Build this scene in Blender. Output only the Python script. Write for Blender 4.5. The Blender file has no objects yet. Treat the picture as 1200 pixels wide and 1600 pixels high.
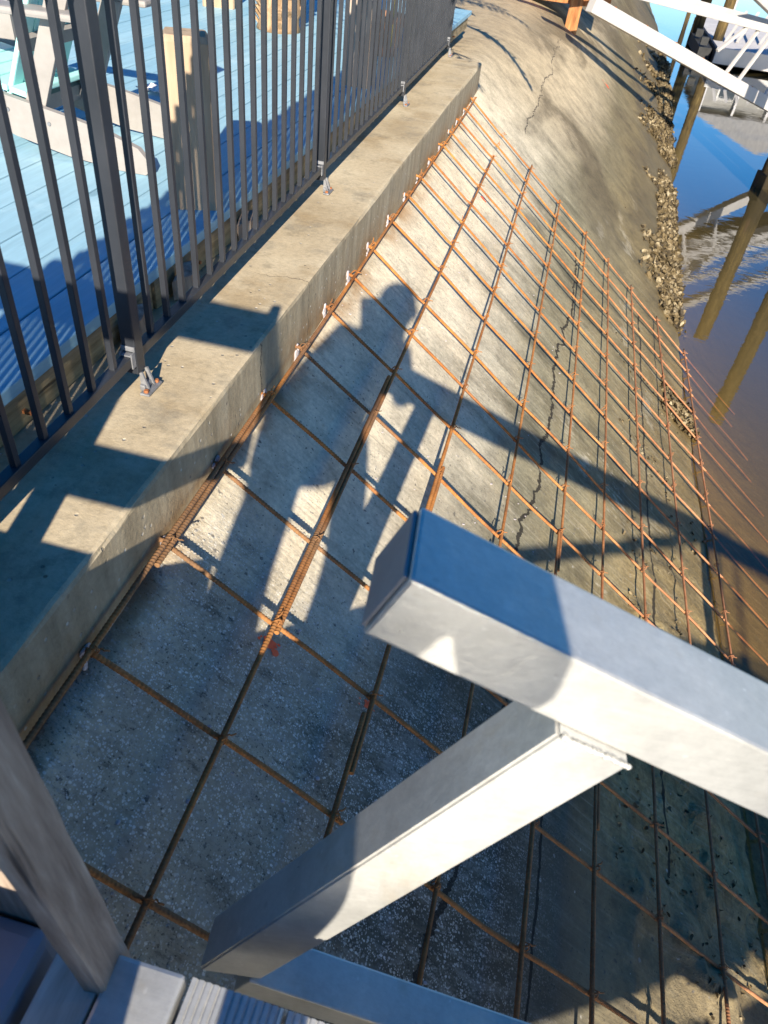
import bpy, bmesh, math, random
from mathutils import Vector, Matrix, noise
random.seed(7)
sc = bpy.context.scene
col = sc.collection
V = Vector

# ------------------------------------------------------------------ helpers
def link(name, bm, mats, parent=None, smooth=False, label=None, cat=None, group=None, kind=None):
    me = bpy.data.meshes.new(name)
    bm.to_mesh(me); bm.free()
    for m in (mats if isinstance(mats, (list, tuple)) else [mats]): me.materials.append(m)
    if smooth:
        for p in me.polygons: p.use_smooth = True
    o = bpy.data.objects.new(name, me); col.objects.link(o)
    if parent: o.parent = parent
    tag(o, label, cat, group, kind)
    return o
def tag(o, label=None, cat=None, group=None, kind=None):
    if label: o['label'] = label
    if cat: o['category'] = cat
    if group: o['group'] = group
    if kind: o['kind'] = kind
    return o
def empty(name, label, cat, group=None):
    o = bpy.data.objects.new(name, None); col.objects.link(o)
    o.empty_display_size = .1
    return tag(o, label, cat, group)
def prism(bm, o, a, b, c, mi=0, bevel=0):
    """box: corner o with edge vectors a, b, c"""
    o, a, b, c = V(o), V(a), V(b), V(c)
    if a.cross(b).dot(c) < 0: a, b = b, a
    vs = [bm.verts.new(o + a*i + b*j + c*k) for k in (0, 1) for j in (0, 1) for i in (0, 1)]
    fs = []
    for q in ((0,2,3,1),(4,5,7,6),(0,1,5,4),(2,6,7,3),(0,4,6,2),(1,3,7,5)):
        f = bm.faces.new([vs[i] for i in q]); f.material_index = mi; fs.append(f)
    if bevel:
        es = list({e for f in fs for e in f.edges})
        bmesh.ops.bevel(bm, geom=es, offset=bevel, segments=2, affect='EDGES', profile=.6)
    return vs
def box(bm, lo, hi, mi=0, bevel=0):
    return prism(bm, lo, (hi[0]-lo[0],0,0), (0,hi[1]-lo[1],0), (0,0,hi[2]-lo[2]), mi, bevel)
def beam(bm, p, q, w, h, up=(0,0,1), mi=0, bevel=0):
    """box beam centred on the segment p-q; w sideways, h along up"""
    p, q = V(p), V(q); d = (q-p); u = d.normalized(); s = u.cross(V(up)).normalized(); n = s.cross(u).normalized()
    return prism(bm, p - s*w/2 - n*h/2, d, s*w, n*h, mi, bevel)
def tube(bm, pts, r, seg=8, cap=True, rfun=None, mi=0):
    pts = [V(p) for p in pts]; rings = []
    t = (pts[1]-pts[0]).normalized()
    ref = V((0,0,1)) if abs(t.z) < .9 else V((1,0,0))
    s = t.cross(ref).normalized()
    for i, p in enumerate(pts):
        if 0 < i < len(pts)-1: t = (pts[i+1]-pts[i-1]).normalized()
        elif i: t = (pts[i]-pts[i-1]).normalized()
        s = (s - t*s.dot(t)).normalized(); n = t.cross(s)
        ring = []
        for k in range(seg):
            a = 2*math.pi*k/seg
            rr = rfun(i, a) if rfun else (r[i] if isinstance(r, (list, tuple)) else r)
            ring.append(bm.verts.new(p + (s*math.cos(a) + n*math.sin(a))*rr))
        rings.append(ring)
    for a, b in zip(rings, rings[1:]):
        for k in range(seg):
            f = bm.faces.new((a[k], a[(k+1)%seg], b[(k+1)%seg], b[k])); f.material_index = mi; f.smooth = True
    if cap:
        bm.faces.new(rings[0][::-1]); bm.faces.new(rings[-1])
    return rings
def fb(v, s=1.0): return noise.noise(V(v)*s)
def fbm(x, y, s, o=4):
    return noise.fractal(V((x*s, y*s, .37)), 1.0, 2.0, o)

# ------------------------------------------------------------------ node helpers
class NT:
    def __init__(self, name):
        self.m = bpy.data.materials.new(name); self.m.use_nodes = True
        self.t = self.m.node_tree; self.t.nodes.clear()
        self.out = self.t.nodes.new('ShaderNodeOutputMaterial')
        self.tc = self.t.nodes.new('ShaderNodeTexCoord').outputs['Object']
    def n(self, typ, inp=None, **kw):
        x = self.t.nodes.new(typ)
        for k, v in kw.items(): setattr(x, k, v)
        for k, v in (inp or {}).items():
            if hasattr(v, 'is_linked') or isinstance(v, bpy.types.NodeSocket): self.t.links.new(v, x.inputs[k])
            else: x.inputs[k].default_value = v
        return x
    def geo(self): return self.n('ShaderNodeNewGeometry').outputs['Position']
    def mapv(self, v, scale=(1,1,1), rot=(0,0,0), loc=(0,0,0)):
        return self.n('ShaderNodeMapping', {'Vector': v, 'Scale': scale, 'Rotation': rot, 'Location': loc}).outputs[0]
    def noise(self, v, s, det=5, rough=.55, dist=0):
        return self.n('ShaderNodeTexNoise', {'Vector': v, 'Scale': s, 'Detail': det, 'Roughness': rough, 'Distortion': dist}).outputs[0]
    def voro(self, v, s, feature='F1', rnd=1):
        return self.n('ShaderNodeTexVoronoi', {'Vector': v, 'Scale': s, 'Randomness': rnd}, feature=feature)
    def ramp(self, v, stops, interp='LINEAR'):
        r = self.n('ShaderNodeValToRGB', {'Fac': v}); e = r.color_ramp; e.interpolation = interp
        while len(e.elements) > 1: e.elements.remove(e.elements[-1])
        for i, (p, c) in enumerate(stops):
            el = e.elements[0] if i == 0 else e.elements.new(p)
            el.position = p; el.color = (c, c, c, 1) if not isinstance(c, (tuple, list)) else (*c, 1)
        return r.outputs[0]
    def sm(self, v, a, b, lo=0., hi=1.):
        return self.n('ShaderNodeMapRange', {'Value': v, 'From Min': a, 'From Max': b, 'To Min': lo, 'To Max': hi}, interpolation_type='SMOOTHSTEP').outputs[0]
    def math(self, op, a, b=0., c=0.):
        return self.n('ShaderNodeMath', {0: a, 1: b, 2: c}, operation=op).outputs[0]
    def mix(self, f, a, b, bt='MIX'):
        x = self.n('ShaderNodeMix', data_type='RGBA', blend_type=bt)
        for k, v in ((0, f), (6, a), (7, b)):
            if isinstance(v, bpy.types.NodeSocket): self.t.links.new(v, x.inputs[k])
            else: x.inputs[k].default_value = v if k == 0 else (*v, 1)
        return x.outputs[2]
    def xyz(self, v): return self.n('ShaderNodeSeparateXYZ', {0: v}).outputs
    def bump(self, h, dist=.01, st=1., normal=None):
        d = {'Height': h, 'Distance': dist, 'Strength': st}
        if normal: d['Normal'] = normal
        return self.n('ShaderNodeBump', d).outputs[0]
    def bsdf(self, base, rough=.8, metal=0., normal=None, spec=.4, **kw):
        d = {'Base Color': base if isinstance(base, bpy.types.NodeSocket) else (*base, 1), 'Roughness': rough, 'Metallic': metal, 'Specular IOR Level': spec}
        if normal: d['Normal'] = normal
        d.update(kw)
        b = self.n('ShaderNodeBsdfPrincipled', d)
        self.t.links.new(b.outputs[0], self.out.inputs[0]); return self.m

# ------------------------------------------------------------------ calibrated numbers
CAM = V((0.6266, 0.0, 0.9666))
RT = V((0.966928, 0.234797, 0.0996)); DN = V((0.229330, -0.629496, -0.742390)); FW = V((-0.111613, 0.740679, -0.662523))
TH = .6499; ST, CT, TT = math.sin(TH), math.cos(TH), math.tan(TH)
HB = .045                                  # bars float this far above the concrete
def barpt(s, y, h=0.):                     # point on the bar mat, s metres down the slope
    return V((.019 + s*CT + h*ST, y, -.160 - s*ST + h*CT))
def smin(a, b, k):
    h = max(0., min(1., .5 + .5*(b-a)/k)); return b*(1-h) + a*h - k*h*(1-h)
def smax(a, b, k): return -smin(-a, -b, k)
WATER = -1.68
ZS0 = -.160 - HB/CT + TT*.019
def ground_z(x, y):
    pl = ZS0 - TT*x + .13*max(0., min(1., (y-5)/4)) + .035*max(0., min(12., y-9))
    k = .02 + .55*max(0., min(1., (y-6.3)/5.))
    top = -.09 if y > 5 else -.3
    z = smin(pl, top, k) if y > 5.3 or x < 0 else pl
    bed = -2.25 - .02*(max(x, 0)**.5)
    z = smax(z, bed, .35)
    if x > .9:
        a = min(1, (x-.9)/.6)
        z += a*.018*fbm(x, y, 2.3, 5)
        if y < 3.6:                        # lumpy silt and broken shell banks at the toe
            b = max(0, 1-abs(x-1.62)/.42)*max(0, min(1, (3.4-y)/1.2))
            z += b*(.085*max(-.1, fbm(x+5, y, 5.2, 6)) + .03*max(0, fbm(x, y+3, 15, 4)))
    z += .006*fbm(x, y, 1.1, 3)
    return z
SUN_AZ, SUN_EL = math.radians(-12), math.radians(26)
SDIR = V((math.sin(SUN_AZ)*math.cos(SUN_EL), math.cos(SUN_AZ)*math.cos(SUN_EL), -math.sin(SUN_EL)))

# ------------------------------------------------------------------ materials
def mat_slope():
    t = NT('weathered_slope_concrete'); p = t.geo(); X, Y, Z = t.xyz(p)
    wob = t.noise(p, 1.3, 6, .6)
    xw = t.math('ADD', X, t.math('MULTIPLY', t.math('SUBTRACT', wob, .5), .55))
    up = t.sm(Y, 5.6, 9, 0, .42)              # beyond the wall the clean band reaches further down
    xr = t.math('SUBTRACT', xw, up)
    f = t.math('DIVIDE', t.math('ADD', xr, .6), 3.2)
    def fx(x): return (x+.6)/3.2
    c = t.ramp(f, [(fx(-.6), (.50,.41,.28)), (fx(.2), (.62,.53,.385)), (fx(.5), (.50,.435,.32)), (fx(.8), (.235,.205,.13)), (fx(1.1), (.235,.195,.11)),
                   (fx(1.5), (.20,.155,.078)), (fx(1.8), (.19,.135,.055)), (fx(2.3), (.24,.165,.062))])
    # dark algae staining, stretched down the slope
    st = t.noise(t.mapv(p, (1.1, 3.2, 1.1)), 1.2, 7, .62)
    m = t.math('MULTIPLY', t.math('MULTIPLY', t.sm(st, .47, .64), t.sm(Y, 7.5, 5.4, .25, 1.)), t.math('MULTIPLY', t.sm(X, .25, .7), t.sm(X, 1.9, 1.3)))
    c = t.mix(t.math('MULTIPLY', m, .68), c, (.075,.066,.038))
    # darker slab tone under the gangway
    dark_slab = t.math('MULTIPLY', t.sm(t.math('ADD', X, t.math('MULTIPLY', wob, .25)), .50, .72), t.math('MULTIPLY', t.sm(X, 1.30, 1.02), t.sm(Y, 2.6, .9)))
    silt = t.math('MULTIPLY', t.sm(xw, 1.05, 1.35), t.sm(Y, 3.2, 1.6))
    c = t.mix(t.math('MULTIPLY', silt, .85), c, t.ramp(t.noise(p, 18, 6, .75), [(.3, (.14,.095,.035)), (.5, (.30,.215,.09)), (.7, (.44,.335,.17))]))
    c = t.mix(t.math('MULTIPLY', dark_slab, .78), c, (.045,.040,.026))
    # pale rubbed patches lower down
    pn = t.noise(t.mapv(p, (1.6, .8, 1), loc=(3.3, 1.2, 0)), 1.5, 8, .7)
    pst = t.noise(t.mapv(p, (2., 14, 2.)), 2.2, 6, .7)
    pt = t.math('MULTIPLY', t.sm(t.math('ADD', pn, t.math('MULTIPLY', t.math('SUBTRACT', pst, .5), .35)), .585, .64), t.math('MULTIPLY', t.sm(X, .8, 1.1), t.sm(X, 1.75, 1.45)))
    c = t.mix(t.math('MULTIPLY', pt, .72), c, (.42,.37,.27))
    # pale broom marks running down the slope
    br = t.noise(t.mapv(p, (1.4, 26, 1.4)), 2.4, 5, .65)
    farm = t.sm(Y, 7.5, 5.2, .3, 1.)
    c = t.mix(t.math('MULTIPLY', t.math('MULTIPLY', t.sm(br, .5, .72), .28), farm), c, (.56,.49,.37))
    br2 = t.noise(t.mapv(p, (1.2, 17, 1.2), loc=(7, 1, 2)), 3.1, 5, .65)
    c = t.mix(t.math('MULTIPLY', t.math('MULTIPLY', t.sm(br2, .5, .75), .32), farm), c, (.085,.075,.055))
    bl = t.noise(t.mapv(p, (1, .55, 1), loc=(2, 0, 5)), .95, 6, .6, .6)
    c = t.mix(t.math('MULTIPLY', t.math('MULTIPLY', t.sm(bl, .47, .62), t.sm(Y, 5.2, 6.5)), t.sm(X, -.2, .4, 0., .78)), c, (.13,.105,.065))
    c = t.mix(t.sm(Y, 5.4, 7.5, 0., .8), c, t.mix(1., c, (.74,.665,.55), 'MULTIPLY'))
    wb = t.math('MULTIPLY', t.sm(t.math('ADD', xw, t.math('MULTIPLY', Y, -.03)), 1.25, 1.6), t.sm(Y, 4.5, 6.5))
    c = t.mix(t.math('MULTIPLY', wb, .6), c, (.13,.10,.05))
    # mottled middle scale
    md = t.noise(p, 7, 6, .7)
    c = t.mix(.62, c, t.ramp(md, [(.28, .42), (.5, 1.04), (.74, 1.5)]), 'MULTIPLY')
    fn = t.noise(p, 60, 4, .75)
    c = t.mix(.6, c, t.ramp(fn, [(.25, .55), (.5, 1.), (.78, 1.5)]), 'MULTIPLY')
    near_tone = t.math('MULTIPLY', t.sm(Y, 1.45, .85), t.sm(X, 0., .12))  # darker, greyer tone towards the landing
    c = t.mix(t.math('MULTIPLY', near_tone, .5), c, (.135,.122,.098))
    # exposed aggregate near the dock: pale and dark stones
    va = t.voro(t.mapv(p, (1,1,1)), 95); vd = va.outputs['Distance']; vc = t.xyz(va.outputs['Color'])
    agm = t.math('MULTIPLY', t.sm(t.noise(p, 3.3, 4, .6), .47, .6), t.math('MULTIPLY', t.sm(Y, 2.6, .9), t.sm(X, .85, .5)))
    st1 = t.math('MULTIPLY', t.math('MULTIPLY', t.sm(vd, .44, .28), t.sm(vc[0], .62, .66)), agm)
    c = t.mix(t.math('MULTIPLY', st1, .85), c, t.ramp(vc[1], [(0, (.66,.60,.50)), (1, (.30,.29,.28))]))
    vb = t.voro(t.n('ShaderNodeVectorMath', {0: p, 1: t.n('ShaderNodeVectorMath', {0: t.n('ShaderNodeTexNoise', {'Vector': p, 'Scale': 45, 'Detail': 3}).outputs[1], 1: (.03,.03,.03)}, operation='MULTIPLY').outputs[0]}, operation='ADD').outputs[0], 55); vbc = t.xyz(vb.outputs['Color'])
    st2 = t.math('MULTIPLY', t.math('MULTIPLY', t.sm(vb.outputs['Distance'], .34, .2), t.sm(vbc[0], .90, .93)), t.sm(Y, 4.2, 1.2))
    c = t.mix(t.math('MULTIPLY', st2, .8), c, t.ramp(vbc[1], [(0, (.07,.065,.06)), (.6, (.11,.10,.09)), (1, (.5,.47,.42))]))
    # near the landing: coarse etched surface with light grains
    near = t.math('MULTIPLY', t.sm(Y, 1.5, .85), t.sm(X, 1.2, .7))
    gr = t.noise(p, 130, 4, .8); gm = t.noise(t.mapv(p, (1, 1.8, 1)), 12, 6, .75)
    vg = t.voro(t.mapv(p, (1, 1.25, 1), loc=(.1,.7,0)), 115); vgc = t.xyz(vg.outputs['Color'])
    vh = t.voro(t.mapv(p, (1.2, 1, 1), loc=(.5,.2,0)), 230); vhc = t.xyz(vh.outputs['Color'])
    dots = t.math('MAXIMUM', t.math('MULTIPLY', t.sm(vg.outputs['Distance'], .48, .30), t.sm(vgc[0], .62, .70)), t.math('MULTIPLY', t.sm(vh.outputs['Distance'], .5, .35), t.sm(vhc[0], .5, .6)))
    gk = t.math('MULTIPLY', t.math('MULTIPLY', dots, t.sm(gm, .36, .52)), near)
    sm_ = t.noise(t.mapv(p, (1, 2.6, 1), rot=(0, 0, .5)), 6.5, 8, .75)
    c = t.mix(t.math('MULTIPLY', t.math('MULTIPLY', t.sm(sm_, .50, .62), near), .55), c, (.36,.335,.29))
    c = t.mix(t.math('MULTIPLY', t.math('MULTIPLY', t.sm(sm_, .47, .36), near), .6), c, (.05,.046,.036))
    c = t.mix(t.math('MULTIPLY', gk, .9), c, t.ramp(vgc[1], [(0, (.34,.32,.28)), (1, (.80,.76,.68))]))
    gk2 = t.math('MULTIPLY', t.math('MULTIPLY', t.sm(gr, .45, .36), t.sm(gm, .58, .42)), near)
    c = t.mix(t.math('MULTIPLY', gk2, .8), c, (.022,.02,.017))
    # fine pits
    pit = t.voro(p, 120); pc = t.xyz(pit.outputs['Color'])
    pm = t.math('MULTIPLY', t.sm(pit.outputs['Distance'], .35, .2), t.sm(pc[0], .9, .93))
    c = t.mix(t.math('MULTIPLY', pm, .7), c, (.05,.045,.04))
    # rust bleeding at the foot of the wall
    rs = t.math('MULTIPLY', t.sm(X, .10, .0), t.math('MULTIPLY', t.sm(t.noise(p, 4, 4, .6), .45, .62), t.sm(Y, 5.6, 5.2)))
    c = t.mix(t.math('MULTIPLY', rs, .75), c, (.30,.15,.05))
    # cracks
    cr = None
    for x0, amp, sc_, w, y0, y1, drift in ((.86, .16, .9, .0065, .1, 5.2, .042), (1.03, .03, 1.5, .004, -.5, 1.6, 0.), (1.52, .05, 1.6, .006, 1.2, 5.4, 0.), (.40, .14, .8, .003, 6.2, 10.4, .0)):
        n1 = t.noise(t.mapv(p, (.2, 1, .2), loc=(x0*9, 0, 0)), sc_*2, 9, .62)
        cx = t.math('ADD', t.math('MULTIPLY', t.math('SUBTRACT', n1, .5), amp*2), t.math('ADD', t.math('MULTIPLY', t.math('SUBTRACT', Y, 2.6), drift), x0))
        dd = t.math('ABSOLUTE', t.math('SUBTRACT', X, cx))
        ww = t.math('MULTIPLY', t.noise(p, 9, 3, .6), w*2)
        k = t.math('MULTIPLY', t.math('LESS_THAN', dd, ww), t.math('MULTIPLY', t.math('GREATER_THAN', Y, y0), t.math('LESS_THAN', Y, y1)))
        cr = k if cr is None else t.math('MAXIMUM', cr, k)
    c = t.mix(t.math('MULTIPLY', cr, .9), c, (.02,.016,.012))
    h = t.math('ADD', t.math('MULTIPLY', fn, .35), t.math('ADD', t.math('MULTIPLY', md, .6), t.math('MULTIPLY', br, .35)))
    h = t.math('ADD', h, t.math('MULTIPLY', cr, -2.5))
    h = t.math('ADD', h, t.math('MULTIPLY', st1, .35))
    muck = t.math('MULTIPLY', t.sm(X, 1.2, 1.7), t.math('MULTIPLY', t.noise(p, 24, 6, .75), 2.2))
    h = t.math('ADD', h, muck)
    wet = t.sm(X, 1.4, 1.9)
    return t.bsdf(c, t.math('SUBTRACT', .88, t.math('MULTIPLY', wet, .3)), normal=t.bump(h, .006, .9), spec=.3)
def mat_wall():
    t = NT('cast_wall_concrete'); p = t.geo(); X, Y, Z = t.xyz(p)
    n1 = t.noise(p, 2.2, 6, .6)
    c = t.ramp(n1, [(.3, (.38,.29,.175)), (.5, (.50,.40,.26)), (.7, (.58,.48,.325))])
    sb = t.noise(p, 3.7, 7, .65)
    c = t.mix(t.math('MULTIPLY', t.sm(sb, .50, .66), .5), c, (.30,.205,.10))
    sd_ = t.noise(t.mapv(p, (1,1,1), loc=(4,1,0)), 9, 6, .7)
    c = t.mix(t.math('MULTIPLY', t.sm(sd_, .55, .68), .45), c, (.20,.165,.11))
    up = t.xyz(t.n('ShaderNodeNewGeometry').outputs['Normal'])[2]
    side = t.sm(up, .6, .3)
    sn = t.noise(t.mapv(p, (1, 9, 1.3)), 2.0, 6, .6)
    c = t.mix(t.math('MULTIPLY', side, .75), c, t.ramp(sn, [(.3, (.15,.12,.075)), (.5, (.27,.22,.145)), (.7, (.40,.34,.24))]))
    lo = t.math('MULTIPLY', side, t.math('MULTIPLY', t.sm(Z, -.05, -.2), t.sm(t.noise(p, 3.4, 5, .6), .4, .6)))
    c = t.mix(t.math('MULTIPLY', lo, .8), c, (.26,.135,.045))
    st = t.math('MULTIPLY', t.sm(t.noise(p, 5.5, 6, .7), .52, .68), .5)
    c = t.mix(st, c, (.24,.21,.16))
    fn = t.noise(p, 55, 5, .75)
    c = t.mix(.6, c, t.ramp(fn, [(.25, .62), (.5, 1.), (.78, 1.3)]), 'MULTIPLY')
    v = t.voro(p, 60); vc = t.xyz(v.outputs['Color'])
    pm = t.math('MULTIPLY', t.sm(v.outputs['Distance'], .3, .15), t.sm(vc[0], .93, .95))
    c = t.mix(t.math('MULTIPLY', pm, .7), c, t.ramp(vc[1], [(0, (.10,.08,.06)), (1, (.7,.66,.58))]))
    # hairline cracks across the cap, crack in the face
    cr = None
    for y0, w in ((2.02, .0016), (4.1, .0016), (1.62, .0028)):
        n2 = t.noise(t.mapv(p, (1, .2, 1), loc=(y0*3, 0, 0)), 7, 8, .65)
        dd = t.math('ABSOLUTE', t.math('SUBTRACT', Y, t.math('ADD', t.math('MULTIPLY', t.math('SUBTRACT', n2, .5), .12), y0)))
        k = t.math('LESS_THAN', dd, w)
        k = t.math('MULTIPLY', k, side if y0 == 1.62 else t.sm(X, -.22, -.05))
        cr = k if cr is None else t.math('MAXIMUM', cr, k)
    c = t.mix(t.math('MULTIPLY', cr, .75), c, (.05,.04,.03))
    h = t.math('ADD', t.math('MULTIPLY', fn, .5), t.math('MULTIPLY', t.noise(p, 14, 5, .6), .5))
    h = t.math('SUBTRACT', h, t.math('ADD', t.math('MULTIPLY', pm, .6), cr))
    return t.bsdf(c, .86, normal=t.bump(h, .005, .7), spec=.3)
def mat_rebar():
    t = NT('rusty_rebar'); p = t.geo(); X, Y, Z = t.xyz(p)
    n = t.noise(p, 9, 5, .7); n2 = t.noise(p, 80, 3, .7)
    c = t.ramp(n, [(.3, (.24,.085,.022)), (.5, (.48,.19,.045)), (.72, (.62,.28,.075))])
    low = t.math('MULTIPLY', t.sm(X, .5, 1.9), 1.)
    c = t.mix(t.math('MULTIPLY', low, .75), c, t.ramp(n, [(.3, (.42,.17,.085)), (.7, (.64,.33,.18))]))
    c = t.mix(1., c, (.86,.82,.82), 'MULTIPLY')
    dull = t.math('MULTIPLY', t.sm(t.noise(t.mapv(p, (1,1,1), loc=(5,5,5)), 3.1, 4, .6), .45, .62), .5)
    c = t.mix(dull, c, (.22,.105,.05))
    dark = t.math('MULTIPLY', t.math('MULTIPLY', t.sm(t.noise(p, 1.7, 3, .6), .42, .55), t.sm(X, .55, .3)), t.sm(Y, 2.6, 1.7))  # near bars painted darker: the shade they lie in, put into colour
    c = t.mix(t.math('MULTIPLY', dark, .7), c, (.14,.095,.06))
    c = t.mix(t.math('MULTIPLY', t.sm(Y, 2.0, .9), .35), c, (.20,.11,.05))  # same painted shade, over all the nearest bars
    c = t.mix(.7, c, t.ramp(n2, [(.25, .55), (.55, 1.), (.8, 1.35)]), 'MULTIPLY')
    return t.bsdf(c, .8, normal=t.bump(n2, .001, .6), spec=.3)
def mat_alu(name='mill_aluminium', tint=(.58,.565,.53), rough=.36, metal=.5):
    t = NT(name); p = t.geo()
    n = t.noise(p, 7, 6, .65); n2 = t.noise(p, 60, 5, .75)
    ln = t.noise(t.mapv(p, (.25, 9, 9), rot=(0, .39, .09)), 28, 4, .7)      # mill lines along the extrusion
    c = t.mix(.8, tint, t.ramp(n, [(.28, .72), (.48, .96), (.72, 1.12)]), 'MULTIPLY')
    c = t.mix(.22, c, t.ramp(ln, [(.3, .7), (.55, 1.), (.75, 1.2)]), 'MULTIPLY')
    c = t.mix(.4, c, t.ramp(n2, [(.3, .75), (.6, 1.05), (.8, 1.2)]), 'MULTIPLY')
    for sc_, th in ((38, .86), (90, .88)):
        v = t.voro(t.n('ShaderNodeVectorMath', {0: p, 1: t.n('ShaderNodeVectorMath', {0: t.n('ShaderNodeTexNoise', {'Vector': p, 'Scale': 60, 'Detail': 3}).outputs[1], 1: (.012,.012,.012)}, operation='MULTIPLY').outputs[0]}, operation='ADD').outputs[0], sc_); vc = t.xyz(v.outputs['Color'])
        sp = t.math('MULTIPLY', t.sm(v.outputs['Distance'], .3, .12), t.sm(vc[0], th, th+.02))
        c = t.mix(t.math('MULTIPLY', sp, .45), c, t.ramp(vc[1], [(0, (.88,.86,.82)), (1, (.40,.37,.33))]))
    s_ = t.sm(t.noise(t.mapv(p, (1, 1, .35), loc=(1,2,3)), 11, 5, .65), .56, .74)
    c = t.mix(t.math('MULTIPLY', s_, .35), c, (.42,.33,.21))
    r = t.math('ADD', rough, t.math('MULTIPLY', t.math('SUBTRACT', n, .5), .5))
    h = t.math('ADD', n2, t.math('MULTIPLY', ln, .2))
    return t.bsdf(c, r, metal, normal=t.bump(h, .0009, .45), spec=.5)
def mat_paint(name, c1, c2, rough=.5, scale=8, bump=.001, metal=0.):
    t = NT(name); p = t.geo()
    n = t.noise(p, scale, 5, .6); n2 = t.noise(p, scale*9, 3, .6)
    c = t.ramp(n, [(.3, c1), (.7, c2)])
    return t.bsdf(c, t.math('ADD', rough-.1, t.math('MULTIPLY', n2, .2)), metal, normal=t.bump(n2, bump, .5))
def mat_wood(name, cols, axis='Z', rough=.85, scale=1.0, knots=True, con=.55, split=.8):
    t = NT(name); p = t.tc
    sc_ = {'X': (.12, 1, 1), 'Y': (1, .12, 1), 'Z': (1, 1, .10)}[axis]
    g = t.noise(t.mapv(p, tuple(a*scale for a in sc_)), 42, 6, .65, .25)
    g2 = t.noise(t.mapv(p, tuple(a*scale for a in sc_)), 9, 4, .6, .6)
    c = t.ramp(g, [(.3, cols[0]), (.55, cols[1]), (.75, cols[2])])
    c = t.mix(con, c, t.ramp(g2, [(.3, .6), (.6, 1.05), (.8, 1.25)]), 'MULTIPLY')
    if name.startswith('dark_piling'):
        zz = t.xyz(t.geo())[2]
        c = t.mix(t.math('MULTIPLY', t.sm(t.math('ADD', zz, t.math('MULTIPLY', g2, .5)), -.75, -1.1), .85), c, (.018,.014,.008))
    # drying splits
    sp = t.noise(t.mapv(p, tuple(a*scale*(.5 if a < .5 else 1) for a in sc_), loc=(3, 5, 1)), 26, 3, .5)
    ck = t.sm(sp, .665, .70)
    c = t.mix(t.math('MULTIPLY', ck, split), c, (.035,.025,.02))
    if knots:
        v = t.voro(t.mapv(p, tuple(a*scale*(2.2 if a < .5 else 1) for a in sc_)), 5.5); vc = t.xyz(v.outputs['Color'])
        kn = t.math('MULTIPLY', t.sm(v.outputs['Distance'], .16, .08), t.sm(vc[0], .55, .6))
        c = t.mix(t.math('MULTIPLY', kn, .7), c, (.09,.05,.03))
    h = t.math('SUBTRACT', g, ck)
    return t.bsdf(c, rough, normal=t.bump(h, .003, .7), spec=.25)
def mat_deck():
    t = NT('blue_painted_boards'); p = t.geo(); X, Y, Z = t.xyz(p)
    pl = t.math('FLOOR', t.math('DIVIDE', X, .142))
    pr = t.n('ShaderNodeTexWhiteNoise', {'W': pl}, noise_dimensions='1D').outputs[0]
    g = t.noise(t.mapv(p, (1, .07, 1)), 55, 5, .6)
    c = t.mix(pr, (.26,.46,.57), (.35,.55,.64))
    c = t.mix(.45, c, t.ramp(g, [(.3, .7), (.6, 1.0), (.8, 1.2)]), 'MULTIPLY')
    w = t.math('MULTIPLY', t.sm(t.noise(p, 3.1, 6, .7), .55, .72), .5)
    c = t.mix(w, c, (.52,.70,.76))
    v = t.voro(t.mapv(p, (1, .5, 1)), 6); vc = t.xyz(v.outputs['Color'])
    kn = t.math('MULTIPLY', t.sm(v.outputs['Distance'], .14, .06), t.sm(vc[0], .6, .62))
    c = t.mix(t.math('MULTIPLY', kn, .6), c, (.13,.25,.32))
    return t.bsdf(c, .6, normal=t.bump(g, .002, .6), spec=.35)
def mat_water():
    t = NT('harbour_water'); p = t.geo(); X, Y, Z = t.xyz(p)
    calm = t.noise(t.mapv(p, (1, .6, 1)), .55, 3, .5)
    rip = t.noise(t.mapv(p, (1.0, 2.2, 1), rot=(0,0,.35)), 3.4, 3, .5, .4)
    rip2 = t.noise(t.mapv(p, (1.0, 3.0, 1), rot=(0,0,.2)), 11, 3, .55)
    amt = t.sm(calm, .44, .66, .10, .8)
    h = t.math('MULTIPLY', t.math('ADD', rip, t.math('MULTIPLY', rip2, .10)), amt)
    nr = t.bump(h, .006, .32)
    sh = t.sm(t.math('ADD', X, t.math('MULTIPLY', Y, .16)), 4.1, 2.7)
    tr = t.n('ShaderNodeBsdfTransparent', {'Color': (.92,.84,.66,1)}).outputs[0]
    mk = t.mix(sh, (.062,.048,.020), (.24,.165,.055))
    df = t.n('ShaderNodeBsdfDiffuse', {'Color': mk, 'Normal': nr}).outputs[0]
    body = t.n('ShaderNodeMixShader', {0: t.math('ADD', .26, t.math('MULTIPLY', t.math('SUBTRACT', 1., sh), .60)), 1: tr, 2: df}).outputs[0]
    gl = t.n('ShaderNodeBsdfGlossy', {'Color': (.95,.97,1,1), 'Roughness': .015, 'Normal': nr}).outputs[0]
    gi = t.n('ShaderNodeNewGeometry')
    ct = t.math('ABSOLUTE', t.n('ShaderNodeVectorMath', {0: gi.outputs['Incoming'], 1: gi.outputs['True Normal']}, operation='DOT_PRODUCT').outputs['Value'])
    fr = t.math('ADD', .035, t.math('MULTIPLY', t.math('POWER', t.math('SUBTRACT', 1., ct), 3.6), 1.1))
    fr = t.math('MINIMUM', fr, .9)
    s = t.n('ShaderNodeMixShader', {0: fr, 1: body, 2: gl}).outputs[0]
    t.t.links.new(s, t.out.inputs[0]); return t.m
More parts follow.
